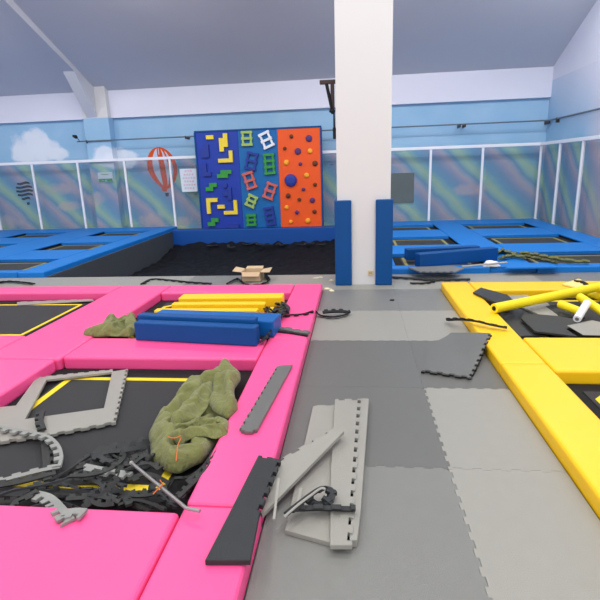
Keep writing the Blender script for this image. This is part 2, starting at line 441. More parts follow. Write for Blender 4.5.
for f0, f1, a0, a1 in ((-.62, -.18, .35, 2.5), (.2, .42, .4, 2.6), (-.12, -.02, .15, .9), (.52, .72, .6, 2.2)):
    obj('envelope_stripe', pale(f0, f1, a0, a1), BALW, t)
# darker rim round the envelope
obj('skirt', prism_xz([(cc[0]-.1, cc[1]-rz*.93), (cc[0]+.1, cc[1]-rz*.93), (cc[0]+.06, cc[1]-rz*1.12), (cc[0]-.05, cc[1]-rz*1.12)], YW-.006, YW-.0045), BAL, t)
obj('basket', prism_xz([(cc[0]+.0, cc[1]-rz*1.18), (cc[0]+.12, cc[1]-rz*1.18), (cc[0]+.1, cc[1]-rz*1.36), (cc[0]+.02, cc[1]-rz*1.36)], YW-.004, YW-.0005), DKM, t)
c = wl(24.5, 190, YW)
t = thing('painted_balloon', 'small black striped hot air balloon painted at the far left of the wall', 'mural', (c.x, YW, c.z-.3))
for k in range(5):
    z0 = .22-.11*k; hw = .27*math.sqrt(max(0.05, 1-((z0-.02)/.3)**2))*(.85 if k == 4 else 1)
    obj('envelope_stripe', prism_xz([(c.x-hw, c.z+z0-.06), (c.x-hw*.5, c.z+z0-.02-.06), (c.x, c.z+z0-.06), (c.x+hw*.5, c.z+z0+.02-.06), (c.x+hw, c.z+z0-.06), (c.x+hw*.98, c.z+z0), (c.x+hw*.5, c.z+z0+.03), (c.x, c.z+z0+.01), (c.x-hw*.5, c.z+z0-.015), (c.x-hw*.98, c.z+z0)], YW-.004, YW-.0005), BLK, t)
obj('basket', prism_xz([(c.x+.0, c.z-.36), (c.x+.1, c.z-.36), (c.x+.09, c.z-.44), (c.x+.01, c.z-.44)], YW-.004, YW-.0005), BLK, t)
# notice board with pink writing
a = wl(179.5, 169, FY-.05); b_ = wl(197, 191.5, FY-.05)
t = thing('notice_board', 'pale notice sign with pink writing beside the orange painted balloon', 'sign', (a.x, FY-.05, b_.z))
obj('panel', prism_xz([(a.x, a.z), (b_.x+.03, a.z), (b_.x+.02, b_.z), (a.x+.02, b_.z)], FY-.06, FY-.04), SIGNW, t)
rr = random.Random(3)
for row in range(6):
    z = a.z-.09-row*.092; x = a.x+.07; n = (3, 4, 5, 4, 5, 4)[row]; sx = .055+(5-n)*.006
    x += (5-n)*.035
    for k in range(n):
        bm = bmesh.new()
        box(bm, x+.022, x+.028, FY-.063, FY-.0605, z, z+.05)
        for q in range(3):
            if rr.random() < .5: box(bm, x, x+.05, FY-.063, FY-.0605, z+.006+.016*q, z+.013+.016*q)
            else: box(bm, x+.018, x+.05, FY-.063, FY-.0605, z+.006+.016*q, z+.012+.016*q)
        obj('writing', bm, SIGNP, t)
        x += .075
# exit sign
a = wl(97.5, 172.5, YW-.33); b_ = wl(113.5, 182, YW-.33)
t = thing('exit_sign', 'small white and green exit sign on the engaged column behind the fence', 'sign', (a.x, YW-.33, b_.z))
obj('panel', BX(a.x, b_.x, YW-.34, YW-.302, b_.z, a.z, .004), SIGNW, t)
ep = [c for c in t.children if c.name.startswith('panel')][0] if t.children else t
bm = BX(a.x+.01, b_.x-.01, YW-.343, YW-.3405, b_.z+.01, b_.z+.1); gb = obj('green_band', bm, SIGNG, ep)
bm = bmesh.new(); xm = (a.x+b_.x)/2
box(bm, xm-.01, xm+.02, YW-.347, YW-.3435, b_.z+.03, b_.z+.075); box(bm, xm+.03, xm+.045, YW-.347, YW-.3435, b_.z+.02, b_.z+.05); box(bm, xm-.12, xm-.05, YW-.347, YW-.3435, b_.z+.05, b_.z+.06)
obj('running_figure', bm, SIGNW, t)
bm = bmesh.new()
for k in range(3): box(bm, xm-.1+k*.07, xm-.05+k*.07, YW-.347, YW-.3405, a.z-.07, a.z-.05)
obj('writing', bm, SIGNG, t)
a = wl(389, 173.5, YW); b_ = wl(413.5, 202.5, YW)
obj('wall_board', BX(a.x, b_.x, YW-.03, YW-.0005, b_.z, a.z, .003), OLB, label='dull olive square board on the back wall right of the white column', cat='board')

# ---------------------------------------------------------------- climbing wall
CY = 13.6
def cw(px, py): p = wl(px, py, CY-.08); return (p.x, p.z)
xs = [cw(194.5, 180)[0]+.0, 0, 0, 0]
xs = [wl(199, 180, CY).x, wl(241, 180, CY).x, wl(279.5, 180, CY).x, wl(322, 180, CY).x]
ztop = 2.6; zb = .03
names = ('royal blue climbing panel with tetris shaped yellow and green holds', 'azure climbing panel with small ladder shaped holds', 'orange climbing panel with round holds and one large blue disc')
panels = []
for i, m in enumerate((CLB, CLM, ORANGE)):
    t = thing('climbing_panel', names[i].replace('tetris', 'block'), 'climbing wall', ((xs[i]+xs[i+1])/2, CY, zb))
    obj('board', BX(xs[i]+.025 if i == 0 else xs[i]+.002, xs[i+1]-(.025 if i == 2 else .002), CY-.06, CY+.1, zb, ztop-.025, .004), m, t)
    bm = BX(xs[i]-.01 if i == 0 else xs[i], xs[i+1]+(.01 if i == 2 else 0), CY-.075, CY+.1, ztop-.024, ztop+.02, .004)
    obj('frame_rail', bm, NAVY, t)
    if i != 1:
        x = xs[0] if i == 0 else xs[3]
        obj('frame_stile', BX(x-.02, x+.022, CY-.075, CY+.1, zb, ztop-.026, .004), NAVY, t)
    panels.append(t)
FYH = CY-.0605
def hold_poly(t, cells, px, py, s, m, rot=0, depth=.06, name='hold'):
    c = cw(px, py); bm = bmesh.new()
    for (i, j) in cells: box(bm, i*s, (i+1)*s, -depth, 0, j*s, (j+1)*s)
    bmesh.ops.remove_doubles(bm, verts=bm.verts, dist=1e-4)
    mx = sum(i+.5 for i, j in cells)/len(cells)*s; mz = sum(j+.5 for i, j in cells)/len(cells)*s
    for v in bm.verts: v.co.x -= mx; v.co.z -= mz
    bmesh.ops.rotate(bm, verts=bm.verts, cent=(0, 0, 0), matrix=Matrix.Rotation(rot, 3, 'Y'))
    bmesh.ops.translate(bm, verts=bm.verts, vec=(c[0], FYH, c[1])); obj(name, bm, m, t)
t0, t1, t2 = panels
s = .115
hold_poly(t0, [(0, 0), (1, 0)], 210, 137.3, .1, HY)
hold_poly(t0, [(0, 0), (0, 1), (1, 1), (1, 2), (0, 2), (1, 3)], 223.6, 142.5, .115, HY)
hold_poly(t0, [(0, 0), (1, 0), (2, 0), (3, 0), (3, 1), (3, 2)], 227.5, 158.5, .1, HY)
hold_poly(t0, [(0, 0), (1, 0), (2, 0), (1, 1), (2, 1), (3, 1)], 224.5, 174, .1, HG)
hold_poly(t0, [(0, 0), (1, 0), (1, 1), (2, 1)], 211.5, 187, .105, HG)
hold_poly(t0, [(0, 0), (0, 1), (0, 2), (0, 3), (1, 3), (2, 3)], 210.5, 204, .105, HY)
hold_poly(t0, [(0, 0), (1, 0)], 221.3, 206.7, .1, HY)
hold_poly(t0, [(0, 0), (1, 0), (2, 0), (3, 0), (3, 1), (3, 2), (3, 3)], 233, 209.5, .095, HY)
hold_poly(t0, [(0, 0), (1, 0), (1, 1), (2, 1)], 213.5, 222, .105, HG)
hold_poly(t0, [(0, 0), (1, 0), (1, 1), (1, 2), (0, 1)], 205.5, 152, .11, HB)
hold_poly(t0, [(0, 0), (1, 0), (0, 1), (0, 2)], 206, 171, .11, HB)
hold_poly(t0, [(1, 0), (0, 1), (1, 1), (1, 2), (0, 3)], 228, 192, .11, HB)
hold_poly(t0, [(0, 0), (1, 0), (2, 0)], 234, 226, .1, HB)
def ladder(px, py, w, h, m, rot=0, n=2):
    c = cw(px, py); bm = bmesh.new(); r = .052
    box(bm, -w/2, -w/2+r, -.06, 0, -h/2, h/2); box(bm, w/2-r, w/2, -.06, 0, -h/2, h/2)
    for k in range(n+1):
        z = -h/2+.035+(h-.07)*k/n; box(bm, -w/2-.02, w/2+.02, -.07, -.005, z-r*.6, z+r*.6)
    bmesh.ops.rotate(bm, verts=bm.verts, cent=(0, 0, 0), matrix=Matrix.Rotation(rot, 3, 'Y'))
    bmesh.ops.translate(bm, verts=bm.verts, vec=(c[0], FYH, c[1])); obj('ladder_hold', bm, m, t1)
R = math.radians
ladder(247, 138.5, .26, .38, HLG, 0); ladder(266.5, 140, .27, .42, HW, R(-22))
ladder(251.5, 161, .27, .46, HB, R(14)); ladder(269.5, 164, .26, .54, HG, R(-2), 3)
ladder(250, 180.5, .26, .46, HR, R(-16)); ladder(270, 191, .26, .44, HR, R(22))
ladder(251.5, 201, .24, .34, HLG, R(26)); ladder(251.5, 220, .24, .32, HG, 0)
ladder(270, 216, .24, .5, HB, R(-8), 3)
def k_(zx, zy): return 255+zx*80/600
for zx, zy, r, m, o in ((272, 123, .055, HD, 120), (404, 138, .09, HP, 120), (223, 213, .05, HD, 120), (321, 235, .09, HP, 120), (413, 232, .07, HA, 120),
                        (235, 318, .075, HA, 120), (340, 330, .05, HP, 120), (450, 325, .075, HD, 120), (268, 453, .175, HB, 120), (387, 414, .07, HA, 120),
                        (450, 484, .055, HD, 120), (363, 520, .05, HP, 120), (248, 193, .07, HD, 170), (332, 222, .055, HD, 170), (430, 227, .075, HP, 170),
                        (238, 279, .06, HA, 170), (315, 318, .06, HP, 170), (446, 312, .06, HD, 170), (269, 388, .055, HA, 170), (397, 380, .075, HA, 170)):
    c = cw(255+zx*80/600, o+zy*80/600)
    obj('round_hold', disc(c, r*.93, FYH, .05 if r < .15 else .09), m, t2)

# ---------------------------------------------------------------- pit
PX0, PX1, PY0, PY1 = -5.05, .1, 7.43, 13.62
obj('pit_wall_pad', BX(PX0+.01, PX1, 13.3, 13.5, -.74, .03, .02, 3), PITB, label='long blue foam pad lining the far end of the sunken pit', cat='wall pad')
obj('pit_side_lining', BX(PX0-.0, PX0+.04, PY0+.02, 13.28, -.74, .0, .008), PITSIDE, label='charcoal lining on the left side of the sunken pit', cat='pit lining')
bm = bmesh.new(); nx, ny = 90, 100; G = []
for j in range(ny+1):
    row = []
    for i in range(nx+1):
        x = PX0+.06+(PX1-PX0-.08)*i/nx; y = PY0+.02+(13.28-PY0-.02)*j/ny
        d = min(x-PX0, PX1-x, 13.3-y, 3)
        h = -.62+.1*noise.noise(Vector((x*.8, y*.5, 1)))+.06*abs(noise.noise(Vector((x*2.3+y, y*1.4, 3))))+.05*noise.noise(Vector((x*6, y*4, 5)))
        back = max(0, (y-12.1)/1.2)
        h += back*(.22+.14*abs(noise.noise(Vector((x*3.1, y*3, 8)))))
        row.append(bm.verts.new((x, y, h)))
    G.append(row)
for j in range(ny):
    for i in range(nx): bm.faces.new((G[j][i], G[j][i+1], G[j+1][i+1], G[j+1][i]))
e = bmesh.ops.extrude_face_region(bm, geom=list(bm.faces))
bmesh.ops.translate(bm, verts=[v for v in e['geom'] if isinstance(v, bmesh.types.BMVert)], vec=(0, 0, .02))
obj('pit_sheet', bm, TARP, label='crumpled black sheet lying across the bottom of the sunken pit', cat='sheet', smooth=True)
rr = random.Random(11)
for k in range(7):
    x = -4.0+k*.5+rr.uniform(-.15, .15); y = 12.95+rr.uniform(-.2, .15)
    pts = [(x+rr.uniform(-.1, .1)+.13*q, y+rr.uniform(-.12, .12), -.37+.05*rr.random()) for q in range(4)]
    obj('foam_offcut', ribbon(pts, .05, .02), STR, label='crumpled dark foam offcut on the black sheet at the pit far end', cat='offcut', group='offcuts at the far end of the pit')

# ---------------------------------------------------------------- pads and trampolines
PT = .09
def pad(x0, x1, y0, y1, m, label, z0=-.028, z1=PT, bv=.022, group=None, cat='foam pad', name='foam_pad'):
    g = .004
    if m is BLU and y1-y0 > .4 and 'edging the left' not in label:   # thin cushion over a dark steel frame
        t = thing(name, label, cat, ((x0+x1)/2, (y0+y1)/2, z0), group)
        obj('cushion', BX(x0+g, x1-g, y0+g, y1-g, .064, z1, .012, 3), BLU, t)
        obj('front_panel', BX(x0+g, x1-g, y0+g, y0+.019, z0, .0635, .004, 1), BLU, t)
        obj('frame', BX(x0+.02, x1-.02, y0+.02, y1-.02, z0, .0635, .004, 1), SKIRT, t)
        return t
    bm = BX(x0+g, x1-g, y0+g, y1-g, z0, z1, bv, 3)
    return obj(name, bm, m, label=label, cat=cat, group=group)
def ring_rect(x0, x1, y0, y1, w, ch, z0, z1):
    def o(x0, x1, y0, y1, c): return [(x0+c, y0), (x1-c, y0), (x1, y0+c), (x1, y1-c), (x1-c, y1), (x0+c, y1), (x0, y1-c), (x0, y0+c)]
    A, B = o(x0, x1, y0, y1, ch), o(x0+w, x1-w, y0+w, y1-w, max(ch-w*.4, .001)); bm = bmesh.new()
    L = [[bm.verts.new((p[0], p[1], z)) for p in q] for q, z in ((A, z0), (A, z1), (B, z1), (B, z0))]
    for q in range(4):
        P, Q = L[q], L[(q+1) % 4]
        for k in range(8): bm.faces.new((P[k], P[(k+1) % 8], Q[(k+1) % 8], Q[k]))
    return bm
def tramp(x0, x1, y0, y1, label, inset=.16, w=.04, ch=.17, line=YST, group=None, z=0., near=0.):
    t = thing('trampoline', label, 'trampoline', ((x0+x1)/2, (y0+y1)/2, -.028), group)
    e = .004
    obj('skirt', ring_rect(x0+e, x1-e, y0+e, y1-e, inset-.03, .002, -.028, z-.012), SKIRT, t)
    obj('jumping_bed', BX(x0+inset-.028, x1-inset+.028, y0+inset-.028, y1-inset+.028, z-.016, z-.004, .002), BED, t)
    if line: obj('boundary_line', ring_rect(x0+inset, x1-inset, y0+inset+near, y1-inset, w, ch, z-.0035, z-.0005), line, t)
    return t
# pink
pad(-.80, -.43, 4.27, 6.42, PINK, 'pink foam pad strip at the far right, nearest the white column')
pad(-.80, -.43, 1.93, 4.27, PINK, 'long pink foam pad strip along the grey mats, beside the olive cloth')
pad(-.80, -.43, .3, 1.93, PINK, 'pink foam pad strip at the bottom edge, next to the black mat piece')
pad(-2.50, -.80, 5.98, 6.42, PINK, 'pink foam pad behind the yellow blocks along the far walkway')
pad(-3.21, -2.50, 3.70, 6.42, PINK, 'wide pink foam pad between the two far black trampolines, left of the blue blocks')
pad(-7.2, -3.21, 6.02, 6.42, PINK, 'pink foam pad along the walkway at the far left')
pad(-7.2, -3.21, 3.70, 4.32, PINK, 'pink foam pad at the left edge between two trampolines')
pad(-3.21, -2.53, .6, 3.70, PINK, 'pink foam pad slanting down at the left edge beside the front trampoline')
pad(-2.50, -.80, 3.74, 4.25, PINK, 'pink foam cross pad in front of the blue blocks')
pad(-2.53, -.80, 1.3, 1.88, PINK, 'pink foam pad at the bottom edge in front of the tangled strips')
tramp(-7.2, -3.21, 4.32, 6.02, 'black trampoline with thin yellow line at the far left of the pink pads', inset=.24, w=.038, ch=.02)
tramp(-2.50, -.80, 4.25, 5.98, 'black trampoline half covered by the yellow and blue foam blocks', inset=.16, w=.045)
tramp(-2.53, -.80, 1.88, 3.74, 'front black trampoline under the olive cloth and tangled strips', inset=.2, w=.05, ch=.03, near=.05)
# yellow
pad(1.10, 1.45, 3.70, 6.46, YEL, 'far yellow foam pad strip along the grey mats')
pad(1.10, 1.45, .8, 3.70, YEL, 'near yellow foam pad strip slanting to the lower right corner')
pad(1.45, 3.9, 6.02, 6.46, YEL, 'yellow foam pad along the far walkway, behind the yellow tubes')
pad(1.45, 3.4, 3.56, 4.31, YEL, 'wide yellow foam cross pad between the two yellow side trampolines')
tramp(1.45, 3.4, 4.31, 6.02, 'black trampoline between yellow pads littered with grey mat pieces', inset=.16, w=.05)
tramp(1.45, 3.4, 1.88, 3.56, 'black trampoline with yellow line at the right edge of the photo', inset=.17, w=.05, ch=.1)
# blue left platform
yR = [7.42, 7.62, 8.68, 9.75, 10.85, 11.95, 12.92, 13.8]
cols = [(-6.80, -5.5), (-9.1, -7.85), (-11.4, -10.2)]
pad(-5.5, -5.03, 7.42, 13.78, BLU, 'long blue foam pad edging the left side of the sunken pit')
pad(-7.85, -6.80, 7.42, 13.78, BLU, 'wide blue foam pad between the first and second rows of left trampolines')
pad(-10.2, -9.1, 7.42, 13.78, BLU, 'wide blue foam pad at the far left back corner')
pad(-12.5, -11.4, 7.42, 13.78, BLU, 'blue foam pad running along the left wall')
nm = ['nearest the pit', 'second from the pit', 'third from the pit']
for ci, (x0, x1) in enumerate(cols):
    for (a, c, w) in ((7.42, 7.62, 'front'), (8.68, 9.75, 'middle'), (10.85, 11.95, 'rear'), (12.92, 13.78, 'fence side')):
        pad(x0, x1, a, c, BLU, f'{w} blue foam cross pad in the left platform column {nm[ci]}', bv=.015)
    for (a, c, w) in ((7.62, 8.68, 'front'), (9.75, 10.85, 'middle'), (11.95, 12.92, 'rear')):
        tramp(x0, x1, a, c, f'{w} small black trampoline in the left blue platform column {nm[ci]}', inset=.16, w=.045, ch=.02, line=YSD, z=.045)
# blue right platform
pad(1.97, 2.62, 7.42, 13.78, BLU, 'wide blue foam pad down the middle of the right platform')
pad(4.18, 4.68, 6.5, 13.78, BLU, 'blue foam pad along the right hand fence')
pad(.1, .62, 7.62, 13.78, BLU, 'blue foam pad just behind the white column')
pad(.1, 1.97, 7.38, 7.62, BLU, 'front edge blue foam pad under the grey mat offcut')
pad(2.62, 4.18, 7.38, 7.62, BLU, 'front edge blue foam pad behind the yellow area')
for (x0, x1, nm_) in ((.62, 1.97, 'left'), (2.62, 4.18, 'right')):
    for (a, c, w) in ((8.66, 9.6, 'middle'), (10.75, 11.88, 'rear'), (12.9, 13.78, 'fence side')):
        pad(x0, x1, a, c, BLU, f'{w} blue foam cross pad in the {nm_} column of the right platform', bv=.015)
    for (a, c, w) in ((7.62, 8.66, 'front'), (9.6, 10.75, 'middle'), (11.88, 12.9, 'rear')):
        tramp(x0, x1, a, c, f'{w} small black trampoline in the {nm_} column of the right blue platform', inset=.16, w=.05, ch=.02, line=YSD, z=.045)

# ---------------------------------------------------------------- jigsaw floor mats
XS = [-.428, .49, 1.097]; YS = [.4, 1.41, 2.41, 3.42, 4.44, 5.44, 6.44]
def tile(x0, x1, y0, y1, m, label, fl4, group=None, ph=.017):
    e = .0012
    pts = [(x0+e, y0+e), (x1-e, y0+e), (x1-e, y1-e), (x0+e, y1-e)]
    # south, east, north, west; bulges are complementary between neighbours
    o = []
    P = [Vector(p) for p in pts]
    for i, f in enumerate(fl4):
        a, c = P[i], P[(i+1) % 4]
        if f == 0: o.append(a)
        elif f == 1: o += teeth(a, c, .1, ph)
        else:  # mating edge: same points as the neighbour, run backwards
            q = teeth(c, a, .1, ph); q.append(Vector(a)); q = q[::-1]
            o += [Vector(a)]+[p for p in q if (p-Vector(c)).length > .003 and (p-Vector(a)).length > .003]
    bm = prism(o, -.028, 0, .0022, 1)
    return obj('floor_mat', bm, m, label=label, cat='floor mat', group=group)
rows = [('bottom row nearest the camera', LG, LG), ('second row, under the pile of loose mats', MG, LG), ('row at the pile of loose mats', DG, LG), ('dark row with the loose dark mat on it', DG, DG), ('pale row in front of the column', LG, LG), ('row at the foot of the column', MG, MG)]
matcol = {(0, 0): LG, (0, 1): LG, (1, 0): MG, (1, 1): LG, (2, 0): DG, (2, 1): LG, (3, 0): DG, (3, 1): DG, (4, 0): LG, (4, 1): LG, (5, 0): MG, (5, 1): MG}
cn = {id(LG): 'light grey', id(MG): 'mid grey', id(DG): 'dark grey'}
desc = ['closest to camera', 'at the bottom of the loose stack', 'at the top of the loose stack', 'in the dark row across the walkway', 'in the pale row before the column', 'at the foot of the column']
for r in range(6):
    for c in range(2):
        m = matcol[(r, c)]
        tile(XS[c], XS[c+1], YS[r], YS[r+1], m, f'{cn[id(m)]} floor mat {desc[r]}, on the {("pink", "yellow")[c]} side',
             (-1 if r > 0 else 0, 1 if c == 0 else 0, 1, 0 if c == 0 else -1))
x = -12.5
k = 0
while x < 4.9:
    x1 = min(x+1.0, 4.9)
    tile(x, x1, 6.445 if True else 6.44, 7.42, LG if k % 5 else MG, 'light grey jigsaw floor mat in the narrow walkway in front of the pit', (0, 1 if x1 < 4.9 else 0, 0, -1 if k else 0), 'grey mats of the far walkway')
    x = x1; k += 1
struct('trim_7', BX(-12.5, -7.2, -2.9, 6.44, -.029, -.002), DG)
struct('trim_8', BX(3.9, 4.9, -2.9, 6.44, -.029, -.002), LG)
struct('trim_9', BX(-7.2, 3.9, -2.9, .3, -.029, -.004), MG)

# ---------------------------------------------------------------- foam blocks
def qbox(fl_, fr_, depth_l, z0, z1, bv=.012, lean=0):
    """a long block from its front-left and front-right floor corners"""
    a = Vector((fl_[0], fl_[1], 0)); c = Vector((fr_[0], fr_[1], 0)); d = (c-a).normalized(); n = Vector((-d.y, d.x, 0))
    pts = [a, c, c+n*depth_l, a+n*depth_l]; bm = prism([(p.x, p.y) for p in pts], z0, z1); 
    if lean:
        for v in bm.verts:
            if v.co.z > (z0+z1)/2: v.co += n*lean
    bev(bm, bv, 2); return bm
obj('foam_block', qbox((-2.03, 4.17), (-.86, 4.02), .11, .091, .265), NAVY, label='dark blue foam block, front one of the blue stack on the pink cross pad', cat='foam block', group='blue foam blocks on the pink pads')
obj('foam_block', qbox((-2.05, 4.295), (-.89, 4.15), .10, .091, .30), NAVY, label='dark blue foam block squeezed in the middle of the blue stack', cat='foam block', group='blue foam blocks on the pink pads')
obj('foam_block', qbox((-1.99, 4.42), (-.745, 4.265), .27, .0915, .245), mat('blue_vinyl_block', (4, 92, 164), .45, .3, .05, 3, .12, 9), label='wide blue foam slab at the rear of the blue stack', cat='foam block', group='blue foam blocks on the pink pads')
obj('foam_block', BX(-2.1, -1.0, 4.80, 4.90, .001, .195, .012), YEL, label='yellow foam block just behind the blue stack, mostly hidden', cat='foam block', group='yellow foam blocks behind the blue stack')
obj('foam_block', qbox((-1.99, 5.02), (-.96, 5.02), .1, .001, .205), YEL, label='middle yellow foam block in the far pink trampoline', cat='foam block', group='yellow foam blocks behind the blue stack')
obj('foam_block', qbox((-2.0, 5.27), (-.81, 5.29), .2, .0925, .205), YEL, label='rearmost and longest yellow foam block with its end on the pink strip', cat='foam block', group='yellow foam blocks behind the blue stack')
obj('foam_block', BX(-2.26, -2.06, 4.86, 5.0, .001, .1, .012), YEL, label='short yellow foam piece at the left end of the yellow blocks', cat='foam block')
obj('foam_block', qbox((.82, 8.0), (2.0, 8.2), .16, .092, .27), NAVY, label='rear dark blue foam block on the right blue platform', cat='foam block')
obj('foam_block', qbox((.95, 7.42), (2.2, 7.9), .16, .092, .29), NAVY, label='front dark blue foam block on the right blue platform beside the column', cat='foam block')

# ---------------------------------------------------------------- loose mats
def W(pts, z): return [tuple(fl(x, y, z)[:2]) for x, y in pts]
def loose(px, flags, z, th, m, label, pitch=.09, amp=.022, cat='loose mat', name='mat_piece', zt=None):
    o = outline(W(px, z), flags, pitch, amp)
    bm = prism(o, (lambda x, y: zt(x, y)-th) if zt else z-th, zt if zt else z, .002, 1)
    return obj(name, bm, m, label=label, cat=cat)
# dark loose mat on the dark row
DM = [fl(x, y, z) for x, y, z in ((430, 345, .03), (451, 332, .045), (491, 333, .12), (470.5, 376, .04), (422, 370, .03))]
def dmz(x, y): return .03+.085*max(0, min(1, (x-.86)/.3))*max(0, min(1, (y-3.6)/.5))
def bend(bm, f, step=.06):
    vs = bm.verts
    for ax in (0, 1):
        lo = min(v.co[ax] for v in vs); hi = max(v.co[ax] for v in vs); q = lo+step
        while q < hi:
            co = [0, 0, 0]; co[ax] = q; no = [0, 0, 0]; no[ax] = 1
            bmesh.ops.bisect_plane(bm, geom=list(bm.verts)+list(bm.edges)+list(bm.faces), plane_co=co, plane_no=no); q += step
    for v in bm.verts: v.co.z += f(v.co.x, v.co.y)
    return bm
obj('mat_piece', bend(prism(outline([p[:2] for p in DM], (0, 0, 1, 1, 0), .09, .018), -.012, 0), dmz), DG, label='dark grey mat with black toothed edges lying near the yellow pads', cat='loose mat')
DM2 = [fl(x, y, z) for x, y, z in ((436, 362, .01), (456, 340, .02), (492, 335.5, .097), (471.5, 378.5, .012), (421, 372.8, .005))]
obj('edge_shade_sheet', bend(prism(outline([p[:2] for p in DM2], (0, 0, 1, 1, 0), .09, .022), -.015, 0), lambda x, y: dmz(x, y)-.0135), BLK, label='black sheet put in as the shaded side of the dark loose mat', cat='shade sheet')  # black sheet stands in for the mat's dark, shadowed side face
# stack of light mats at the bottom
loose([(313, 406), (345, 405), (348, 512), (340, 545), (285, 530)], (1, 0, 0, 0, 0), .024, .022, LG, 'light grey mat piece at the left of the loose stack', amp=-.012)
loose([(335, 399), (361, 398.5), (352, 545), (330, 545), (331, 470)], (1, 1, 0, 0, 0), .048, .022, LG, 'large light grey mat on top of the loose stack', amp=.024, pitch=.1)
loose([(361, 398.2), (369, 398.5), (360.5, 512), (357, 540), (349.5, 540)], (0, 0, 0, 0, 0), .04, .036, LG, 'narrow light grey border strip down the right edge of the loose stack')
obj('mat_piece', prism(W([(338, 401), (367, 401), (356, 540), (300, 535)], .002), .0005, .0035), BLK, label='black sheet put in as the shadow in the gaps under the loose stack', cat='shade sheet')  # black sheet added to draw the deep shadow between mat and border strip
# band of dark teeth at the foot of the stack
obj('edging_strip', ribbon([fl(291, 509, .06), fl(318, 508, .062), fl(345, 509, .062), fl(358, 509, .062)], .03, .02, roll=.9), BK, label='black toothed strip across the bottom end of the loose stack', cat='edging strip')
# long diagonal strip
a, c = fl(262, 508, .06), fl(344, 434, .105)
def zdiag(x, y): return .055+.055*max(0, min(1, (y-1.93)/.7))
loose([(262, 509), (250, 497), (281, 461), (338, 431), (344, 434.5)], (0, 0, 1, 0, 0), .085, .02, LG, 'light grey toothed mat strip leaning diagonally over the stack', zt=zdiag, amp=-.018, pitch=.1)
# black mat piece on the pink pad
loose([(229, 514), (258.5, 455), (271, 457), (281, 460), (259, 514), (250, 560), (205, 560)], (0, 1, 0, 1, 0, 0, 0), .118, .024, BK, 'black toothed mat piece across the edge of the pink strip at bottom', amp=.018)
# grey strip on the pink pad
loose([(241, 430), (279, 365.5), (292.5, 364.5), (257, 429.5)], (1, 0, 0, 1), .114, .02, DG, 'dark grey toothed mat strip lying on the pink strip beside the olive cloth', amp=-.016, pitch=.085)
# cut-out frame in the front trampoline
Z3 = .03
bm = prism(outline(W([(-10, 408), (16, 405.5), (35, 379), (46.7, 379), (25, 419), (104, 408), (112.3, 371.5), (128, 369), (115.5, 422), (53, 434), (-12, 443.5)], Z3), (0, 0, 0, 0, 0, 0, 0, 1, 1, 1, 0), .085, .016), Z3-.02, Z3)
prism(outline(W([(35, 379.2), (38, 376.6), (112.5, 369), (113, 371.8), (46.7, 379.6)], Z3), (0, 1, 0, 0, 0), .085, .014), Z3-.018, Z3-.001, bm=bm)
obj('mat_piece', bm, LG, label='light grey cut-out mat frame lying on the front black trampoline', cat='loose mat')
# a sliver of mat at the far-left trampoline
loose([(17, 305), (17, 302), (92, 299), (94, 300.5)], (0, 1, 0, 0), .012, .01, LG, 'thin pale toothed sliver at the far edge of the left trampoline', amp=-.02, pitch=.16, name='edging_strip', cat='edging strip')
# right: debris in the yellow trampoline
loose([(473, 292), (481, 287.3), (507, 294.5), (516, 303), (505, 306), (484, 297)], (0, 1, 0, 0, 0, 0), .118, .02, BK, 'black mat piece on the far left corner of the yellow trampoline frame', amp=.01)
loose([(500, 303), (527, 304), (545, 335), (520, 336), (500, 316)], (0, 0, 0, 0, 0), .022, .018, BK, 'black mat piece standing by the inner corner under the yellow tube')
loose([(508, 295), (527, 294.8), (548, 303), (560, 318), (545, 317), (520, 306)], (0, 0, 0, 0, 0, 0), .045, .018, LG, 'pale grey mat strip crossing under the yellow tube')
loose([(524, 313), (559, 316), (586, 321), (566, 329), (577, 336), (535, 331), (521, 318)], (0, 0, 0, 0, 0, 0, 0), .066, .018, BK, 'broad charcoal mat piece in the middle of the yellow trampoline debris')
loose([(567, 327.5), (592, 322), (625, 330), (625, 338), (583, 337)], (0, 0, 0, 0, 0), .07, .0025, LG, 'light grey mat corner at the right edge of the yellow trampoline debris', zt=lambda x, y: .09)
loose([(546, 306), (566, 303), (585, 317), (560, 316)], (0, 0, 0, 0), .05, .02, BK, 'small black mat piece beside the short yellow tube')
# fan shaped curl on the far yellow pad
loose([(562, 283.5), (579, 278), (592, 288), (582, 288.5)], (0, 1, 0, 0), .115, .018, mat('cream_foam', (248, 226, 140), .5, .4, .04, 9), 'cream curved offcut with dark teeth on the far yellow pad', amp=.025, pitch=.09, name='mat_offcut')
# right platform offcut
loose([(408, 267), (452, 265.5), (464, 268), (455, 271.5), (420, 271.5)], (0, 0, 0, 1, 0), .115, .018, MG, 'grey mat offcut with toothed edge in front of the right blue blocks', amp=.03, pitch=.1)

# ---------------------------------------------------------------- foam tubes
def ftube(px0, py0, px1, py1, z0, z1, r, m, label):
    a = fl(px0, py0, z0); c = fl(px1, py1, z1)
    t = thing('foam_tube', label, 'foam tube', (a+c)/2)
    obj('sleeve', hollow_tube(a, c, r, r*.5), m, t, smooth=False)
    d = (c-a).normalized()
    obj('core', tube([a-d*.004, c+d*.004], r*.48, seg=12), SKIRT if m is not RAIL else STEEL, t)
YT = mat('yellow_foam_tube', (246, 222, 20), .5, .4, .04, 12)
ftube(494, 308.5, 618, 283, .142, .158, .05, YT, 'long yellow foam tube lying across the far yellow trampoline')
ftube(560, 304, 581, 312, .13, .11, .042, YT, 'short yellow foam tube below the long one, beside the white tube')
ftube(580, 297, 612, 318, .18, .13, .042, YT, 'yellow foam tube crossing the long one at the right edge')
ftube(587, 303, 577, 319, .2, .12, .036, RAIL, 'short white foam tube leaning among the yellow tubes')
ftube(590, 294, 610, 299, .046, .046, .042, YT, 'yellow foam tube stub behind the long one at the right edge')

